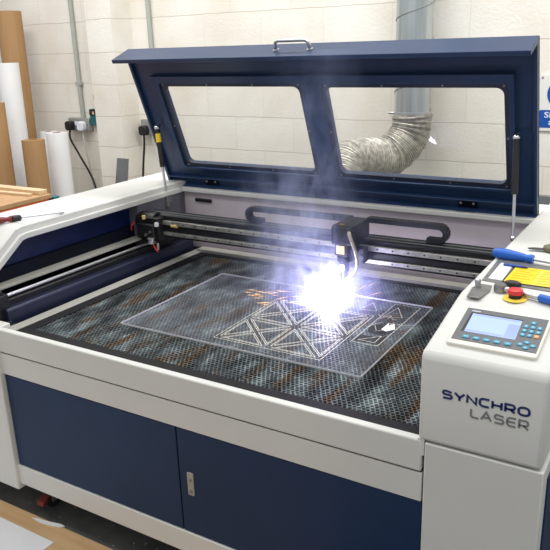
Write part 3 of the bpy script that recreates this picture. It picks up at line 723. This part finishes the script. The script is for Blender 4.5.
# ------------------------------------------------------------------ things on the machine, right
Zr = .9915
cl = thing('backing_plate', 'grey metal plate lying under the yellow notice on the control pedestal', 'plate', (.83, .48, Zr))
obj('plate', MB().prism([(.742, .375), (.975, .352), (.975, .54), (.732, .592)], 'z', Zr, Zr+.002), M['greym'], cl)
tag(obj('white_card', MB().prism([(.7535, .392), (.789, .388), (.784, .526), (.750, .538)], 'z', Zr+.002, Zr+.0035), M['paper']), 'narrow white card left of the yellow notice on the grey plate', 'card')
yn = thing('yellow_notice', 'yellow printed notice with dark border on the grey plate', 'notice', (.865, .47, Zr+.002))
obj('border', MB().box(.7905, .975, .380, .5235, Zr+.0021, Zr+.0031), M['ink'], yn)
obj('yellow_face', MB().box(.794, .858, .384, .520, Zr+.003, Zr+.0038), M['yellow'], yn)
obj('pale_face', MB().box(.8585, .972, .384, .520, Zr+.003, Zr+.0038), M['yellow2'], yn)
for i, y in enumerate((.502, .482, .462, .442, .422, .402)):
    obj('printed_line', MB().box(.802, .850-.012*(i % 2), y-.003, y, Zr+.0037, Zr+.0042), M['inkdim'], yn)
    obj('printed_line', MB().box(.868, .960, y-.003, y, Zr+.0037, Zr+.0042), M['inkdim'], yn)
screwdriver('screwdriver', 'screwdriver with thick blue handle lying at the edge of the control pedestal', (.712, .590, 1.007), (.97, .560, .998), .44, .0125, .004, M['bluegrip'], None, prof=[(0, 0), (.010, .02), (.0145, .12), (.0155, .35), (.013, .6), (.011, .78), (.0095, .84), (.0125, .93), (.012, 1.)])
pen = thing('pen', 'slim blue pen lying between the blue screwdriver and yellow notice', 'pen', (.78, .556, Zr))
obj('barrel', MB().cyl((.762, .515, Zr+.0062), (.812, .512, Zr+.0062), .0042, 12), M['bluepen'], pen)
obj('pen_tip', MB().cyl((.812, .512, Zr+.0062), (.826, .511, Zr+.0062), .0042, 12, .001), M['navyink'], pen)
kn = thing('knife', 'dark bladed knife with olive green handle at the right edge of the control pedestal', 'knife', (.85, .73, Zr))
obj('blade', MB().prism([(.783, .702), (.79, .694), (.835, .700), (.835, .717), (.80, .713)], 'z', Zr+.005, Zr+.008), M['darkblade'], kn, bevel=.001)
obj('handle', MB().prism([(.822, .722), (.832, .695), (.86, .69), (.935, .68), (.95, .70), (.94, .725), (.86, .742), (.835, .745)], 'z', Zr+.0005, Zr+.016), M['olive'], kn, bevel=.005)
br = thing('metal_bracket', 'flat grey metal bracket plate with round knob beside the display panel', 'bracket', (.745, .29, Zr))
obj('plate', MB().prism([(.743, .238), (.773, .238), (.783, .290), (.777, .341), (.747, .343), (.737, .305)], 'z', Zr, Zr+.003), M['greym'], br, bevel=.0008)
obj('knob', MB().cyl((.7475, .314, Zr+.003), (.7475, .314, Zr+.017), .008, 16).ball((.7475, .314, Zr+.018), .009, 12), M['steel'], br)
ra = thing('ratchet', 'steel ratchet with blue grip lying behind the emergency stop', 'ratchet', (.88, .33, Zr))
hd = V((.804, .310, Zr+.010)); tp = V((.96, .262, Zr+.010)); dd = (tp-hd).normalized()
obj('ratchet_head', MB().lathe([(.0, -.010), (.014, -.010), (.0155, -.006), (.0155, .006), (.013, .010), (0, .010)], hd, (0, 0, 1), 24), M['greym'], ra)
obj('shaft', MB().cyl(hd+dd*.012, hd+dd*.10, .0068, 14), M['steel'], ra)
obj('blue_grip', MB().lathe([(.0065, 0), (.0095, .003), (.0098, .05), (.008, .08)], hd+dd*.10, dd, 16), M['bluegrip'], ra)
kb = MB().ball((.822, .3585, Zr+.0085), .020, 16, (1.15, .62, .42))
tag(obj('tool_grip', kb, M['blackp']), 'black oval grip lying between the yellow notice and the ratchet head', 'grip')

# ------------------------------------------------------------------ background: rolls, bench, duct, fittings
def roll(name, label, x, y, top, r, lean, mat, endm, hollow=.38, group=None):
    """paper roll standing on the floor, leaning by (dx,dy) over its height"""
    t = thing(name, label, 'paper roll', (x, y, 0))
    a = V((x, y, 0.02)); b = V((x+lean[0], y+lean[1], top))
    d = (b-a).normalized(); l = (b-a).length
    obj('wound_paper', MB().lathe([(r, 0), (r, l-.002), (r*.99, l), (r*hollow, l), (r*hollow, l-.12)], a, d, 36), mat, t)
    obj('core', MB().lathe([(r*hollow, 0), (r*hollow, l+.001), (r*hollow*.8, l+.001), (r*hollow*.8, l-.1), (0, l-.1)], a, d, 24), endm, t)
    return t
roll('paper_roll', 'tallest brown kraft paper roll leaning behind the tall white roll', -3.475, 2.47, 1.885, .094, (.0, .02), M['kraft'], M['kraftend'])
roll('paper_roll', 'tall white paper roll standing before the tallest brown roll', -3.195, 2.17, 1.516, .079, (-.015, .03), M['paperroll'], M['kraftend'])
roll('paper_roll', 'brown roll cut off by the left picture edge', -3.035, 1.88, 1.262, .080, (-.015, .02), M['kraft'], M['kraftend'])
roll('paper_roll', 'short brown roll between the tall white and short white rolls', -2.80, 1.98, 1.008, .078, (-.01, .02), M['kraft'], M['kraftend'])
roll('paper_roll', 'short white paper roll nearest the wall socket', -2.84, 2.235, 1.025, .078, (-.01, .02), M['paperroll'], M['kraftend'])
roll('paper_roll', 'slim white roll mostly hidden behind the short white roll', -3.16, 2.44, 1.0, .066, (-.01, .02), M['paperroll'], M['kraftend'])

bn = thing('workbench', 'orange framed workbench with chipboard top behind the machine', 'workbench', (-2.2, .6, 0))
obj('bench_top', MB().box(-2.9, -1.605, .0, 1.06, .880, .902), M['chip'], bn, bevel=.002)
mb = MB().box(-1.645, -1.605, .0, 1.04, .79, .878).box(-2.9, -1.645, 1.01, 1.05, .79, .878)
obj('orange_beam', mb, M['orange'], bn, bevel=.003)
for x in (-1.65, -2.86):
    u = obj('upright', MB().box(x, x+.055, 1.062, 1.10, 0, .885), M['teal'], bn, bevel=.003)
    obj('beam_connector', MB().box(x+.012, x+.059, 1.055, 1.068, .80, .87), M['magenta'], u, bevel=.002)
for lab, a, b, w, hh in (('pale timber batten along the back edge of the workbench', (-2.8, 1.02), (-1.63, 1.03), .026, .022), ('short timber batten lying in front of the longer batten', (-2.1, .95), (-1.66, .975), .014, .012)):
    a, b = V((*a, 0)), V((*b, 0)); d = (b-a).normalized(); n = V((-d.y, d.x, 0))*w
    z0, z1 = .9025, .9025+hh
    P = [a-n, b-n, b+n, a+n]
    tag(obj('timber_batten', MB().hexa([tuple(p+V((0, 0, z0))) for p in P]+[tuple(p+V((0, 0, z1))) for p in P]), M['stick'], bevel=.002), lab, 'batten')

lp = MB().hexa([(-1.84, 1.56, .0), (-1.72, 1.56, .0), (-1.72, 1.568, .0), (-1.84, 1.568, .0), (-1.654, 1.6, 1.0), (-1.572, 1.6, 1.0), (-1.572, 1.608, 1.0), (-1.654, 1.608, 1.0)])
tag(obj('metal_strip', lp, M['greyp']), 'grey flat metal strip standing upright behind the machine by the pier', 'metal strip')

du = thing('exhaust_duct', 'silver exhaust duct dropping down the wall into a crinkled foil hose', 'duct', (-.25, 2.45, 0))
DX, DY, DR = -.262, 2.54, .100
obj('rigid_pipe', MB().lathe([(DR, 0), (DR, 2.35)], (DX, DY, 1.19), (.0, 0, 1), 40), M['galv'], du)
sp = []
for i in range(400):
    a = i*2*math.pi/28; z = 1.2+.19*i/28
    if z > 3.5: break
    sp.append((DX+(DR+.001)*math.cos(a), DY+(DR+.001)*math.sin(a), z))
obj('spiral_seam', MB().tube(sp, .0032, 6), M['greyp'], du)
cpz = 1.185
cl_ = obj('hose_clamp', MB().lathe([(DR+.001, 0), (DR+.007, .001), (DR+.007, .014), (DR+.001, .015)], (DX, DY, cpz), (0, 0, 1), 36).cyl((DX-DR-.02, DY-.05, cpz+.008), (DX-DR+.03, DY-.06, cpz+.008), .008, 10), M['steel'], du)
fp = smoothpath([(DX, DY, 1.20), (DX, DY, 1.13), (DX-.02, DY-.03, 1.04), (DX-.09, DY-.13, .955), (DX-.17, DY-.30, .965), (DX-.205, DY-.43, .96), (DX-.20, DY-.53, .88), (DX-.19, DY-.60, .77), (DX-.19, DY-.9, .68)], 16)
rad = []
for i in range(len(fp)):
    rad.append(.104+.004*math.cos(i*2*math.pi/2.0)+.003*math.sin(i*.7))
ff = []
path2 = []
for i in range(len(fp)-1):
    for k in range(3): path2.append(fp[i].lerp(fp[i+1], k/3))
rad2 = [.110+(.0045 if i % 4 < 2 else -.0045)+.003*math.sin(i*.37) for i in range(len(path2))]
for i in range(10): rad2[i] = .103
obj('foil_hose', MB().tube(path2, .11, 40, rad2), M['flex'], du, smooth=30)

def conduit(name, label, x, zb, zc):
    t = thing(name, label, 'conduit', (x, 2.685, zb))
    obj('pipe', MB().cyl((x, 2.682, zb), (x, 2.682, 3.55), .017, 14), M['conduit'], t)
    mb = MB()
    for z in zc: mb.box(x-.026, x+.026, 2.664, 2.699, z, z+.028)
    obj('saddle_clip', mb, M['conduit'], t, bevel=.003)
conduit('wall_conduit', 'grey conduit pipe running down to the double wall socket', -3.01, 1.087, (1.33, 2.3))
conduit('wall_conduit', 'grey conduit pipe on the wall just right of the pier', -2.262, 1.09, (2.3,))

so = thing('wall_socket', 'grey metal double wall socket under the left conduit', 'socket', (-3.04, 2.695, 1.03))
obj('socket_box', MB().box(-3.152, -2.925, 2.655, 2.699, .985, 1.085), M['socket'], so, bevel=.006)
obj('rocker_switch', MB().box(-3.075, -3.05, 2.649, 2.656, 1.03, 1.06).box(-3.03, -3.005, 2.649, 2.656, 1.03, 1.06), M['whiteink'], so, bevel=.001)
def plug(name, label, x, y, z, mat, path, cr, cm):
    t = thing(name, label, 'plug', (x, y, z))
    obj('plug_body', MB().prism(roundrect(x-.034, x+.034, z-.036, z+.034, .022), 'y', y-.045, y), mat, t, bevel=.006)
    obj('flex', MB().tube(smoothpath(path, 8), cr, 8), cm, t)
plug('power_plug', 'black plug in the double socket with a black cable trailing right', -3.115, 2.654, 1.028, M['blackp'], [(-3.115, 2.632, 1.0), (-3.10, 2.61, .93), (-3.02, 2.60, .82), (-2.88, 2.58, .64), (-2.76, 2.5, .5), (-2.7, 2.44, .25), (-2.7, 2.42, .01)], .008, M['blackp'])
plug('power_plug', 'white plug in the double socket with a pale cable hanging down', -2.985, 2.654, 1.028, M['whiteink'], [(-2.985, 2.632, 1.0), (-2.97, 2.63, .9), (-2.94, 2.63, .7), (-2.92, 2.64, .4), (-2.92, 2.64, .01)], .006, M['cablew'])
s2 = thing('wall_socket', 'grey single wall socket beside the right corner of the pier', 'socket', (-2.32, 2.695, 1.03))
obj('socket_box', MB().box(-2.40, -2.245, 2.655, 2.699, .975, 1.09), M['socket'], s2, bevel=.006)
plug('power_plug', 'black plug in the single socket with its black cable hanging down', -2.355, 2.654, 1.015, M['blackp'], [(-2.355, 2.632, .985), (-2.352, 2.62, .9), (-2.37, 2.61, .75), (-2.39, 2.6, .5), (-2.39, 2.6, .01)], .008, M['blackp'])
tag(obj('thin_cable', MB().tube(smoothpath([(-2.30, 2.66, .975), (-2.285, 2.66, .85), (-2.22, 2.66, .70), (-2.17, 2.66, .4), (-2.17, 2.66, .006)], 8), .004, 8), M['cablew']), 'thin pale cable hanging beside the single socket', 'cable')
lt = thing('wall_isolator', 'small dark teal box on the wall against the left edge of the pier', 'switch box', (-2.82, 2.69, 1.1))
obj('box', MB().box(-2.915, -2.84, 2.66, 2.699, 1.035, 1.155), M['teal'], lt, bevel=.004)
obj('dark_window', MB().box(-2.912, -2.845, 2.656, 2.661, 1.108, 1.152), M['ink'], lt)
obj('indicator', MB().box(-2.88, -2.86, 2.653, 2.657, 1.115, 1.138), M['amber'], lt)
tag(obj('red_mark', MB().tube(smoothpath([(-2.875, 2.698, 1.285), (-2.885, 2.698, 1.25), (-2.88, 2.698, 1.215), (-2.865, 2.698, 1.2)], 6), .006, 6), M['red']), 'red curved mark painted on the wall left of the pier', 'mark')

# safety sign
sg = thing('safety_sign', 'white safety sign with blue disc and blue lettered band on the wall', 'sign', (.60, 2.697, 1.24))
fS = lambda u, w, d: (u, 2.690-d, w)
obj('sign_board', MB().prism(roundrect(.392, .81, 1.095, 1.385, .008), 'y', 2.689, 2.699), M['signw'], sg)
obj('blue_disc', MB().prism([(.533+.102*math.cos(a*math.pi/24), 1.29+.076*math.sin(a*math.pi/24)*1.15) for a in range(48)], 'y', 2.6875, 2.6892), M['signb'], sg)
bb = obj('blue_band', MB().prism(roundrect(.398, .80, 1.112, 1.205, .010), 'y', 2.6875, 2.6892), M['signb'], sg)
obj('lettering', text_mb('Sh', .425, .475, 1.165, 1.195, lambda u, w, d: (u, 2.6874-d, w), .01), M['whiteink'], bb, smooth=0)
obj('lettering', text_mb('a', .450, .470, 1.127, 1.148, lambda u, w, d: (u, 2.6874-d, w), .01), M['whiteink'], bb, smooth=0)
obj('fixing_screw', MB().cyl((.402, 2.6895, 1.372), (.402, 2.685, 1.372), .005, 10), M['greym'], sg)

# ------------------------------------------------------------------ floor things
tag(obj('plywood_sheet', MB().box(-2.4, .35, -1.2, .006, .0005, .009), M['ply'], bevel=.001), 'tan plywood sheet lying on the floor in front of the machine', 'plywood sheet')
tag(obj('paper_sheet', MB().add([(-2.2, -.055, .0095), (-.515, -.068, .0095), (-.505, -.9, .0095), (-2.2, -.9, .0095), (-2.2, -.055, .0125), (-.515, -.068, .0125), (-.505, -.9, .0125), (-2.2, -.9, .0125)], [(0, 1, 2, 3), (7, 6, 5, 4), (0, 1, 5, 4), (1, 2, 6, 5), (2, 3, 7, 6), (3, 0, 4, 7)]), M['paper'], smooth=0), 'large white sheet lying on the plywood in front of the machine', 'paper')
sc_ = MB().prism([(-.685, -.012), (-.66, -.005), (-.62, .0), (-.565, .012), (-.545, .010), (-.56, -.002), (-.60, -.012), (-.64, -.018)], 'z', .0095, .0125)
tag(obj('paper_scrap', sc_, M['paper'], smooth=0), 'torn white paper scrap at the edge of the plywood sheet', 'paper scrap')
db_ = MB(); r = random.Random(2)
for k in range(40):
    x, y = -.8+1.2*r.random(), .02+.12*r.random(); s_ = .002+.003*r.random()
    db_.add([(x, y, .001), (x+s_, y+s_*.4, .001), (x+s_*.3, y+s_, .004)], [(0, 1, 2)])
tag(obj('floor_debris', db_, M['greym'], smooth=0), 'tiny pale scraps scattered on the dark floor under the machine', 'debris', kind='stuff')

# ------------------------------------------------------------------ light
def area(name, loc, sx, sy, power, c, aim=None):
    l = bpy.data.lights.new(name, 'AREA'); l.shape = 'RECTANGLE'; l.size = sx; l.size_y = sy; l.energy = power; l.color = c
    o = bpy.data.objects.new(name, l); link(o); o.location = loc
    if aim is not None: o.rotation_euler = (V(aim)-V(loc)).to_track_quat('-Z', 'Y').to_euler()
    return o
warm = (1., .99, .97)
area('ceiling_tube_light', (-.6, -.6, 3.3), 4.2, .35, 31, warm)
area('ceiling_tube_light', (-.8, 1.35, 3.3), 5., .35, 96, warm, (-.8, 2.0, .6))
area('ceiling_tube_light', (2.0, .4, 3.3), .35, 3.6, 23, warm)
fl_l = bpy.data.lights.new('flash_light', 'POINT'); fl_l.energy = 7; fl_l.color = (.60, .58, 1.); fl_l.shadow_soft_size = .03
o = bpy.data.objects.new('flash_light', fl_l); link(o); o.location = SP+V((-.005, -.01, .035))
w = bpy.data.worlds.new('room_light'); w.use_nodes = True; bpy.context.scene.world = w
bg = w.node_tree.nodes['Background']; bg.inputs[0].default_value = (.97, .98, 1., 1); bg.inputs[1].default_value = .60

# ------------------------------------------------------------------ camera
cam = bpy.data.cameras.new('camera'); cam.sensor_width = 36; cam.sensor_fit = 'HORIZONTAL'; cam.lens = 36*703.93/550; cam.clip_start = .05
co = bpy.data.objects.new('camera', cam); link(co)
R = ((0.85667206, 0.51492537, -0.0310621), (0.13474628, -0.28148576, -0.95005747), (-0.49795223, 0.80970219, -0.31052527))
right, down, fwd = V(R[0]), V(R[1]), V(R[2])
mw = Matrix.Identity(4)
for i in range(3):
    mw[i][0] = right[i]; mw[i][1] = -down[i]; mw[i][2] = -fwd[i]
mw[0][3], mw[1][3], mw[2][3] = 1.183, -1.35, 1.58
co.matrix_world = mw
sc = bpy.context.scene; sc.camera = co
sc.view_settings.view_transform = 'Standard'; sc.view_settings.look = 'None'; sc.view_settings.exposure = 0; sc.view_settings.gamma = 1
sc.cycles.use_denoising = True
sc.cycles.max_bounces = 10; sc.cycles.transparent_max_bounces = 12; sc.cycles.volume_bounces = 1
sc.cycles.sample_clamp_indirect = 4.
sc.cycles.volume_step_rate = 1.5
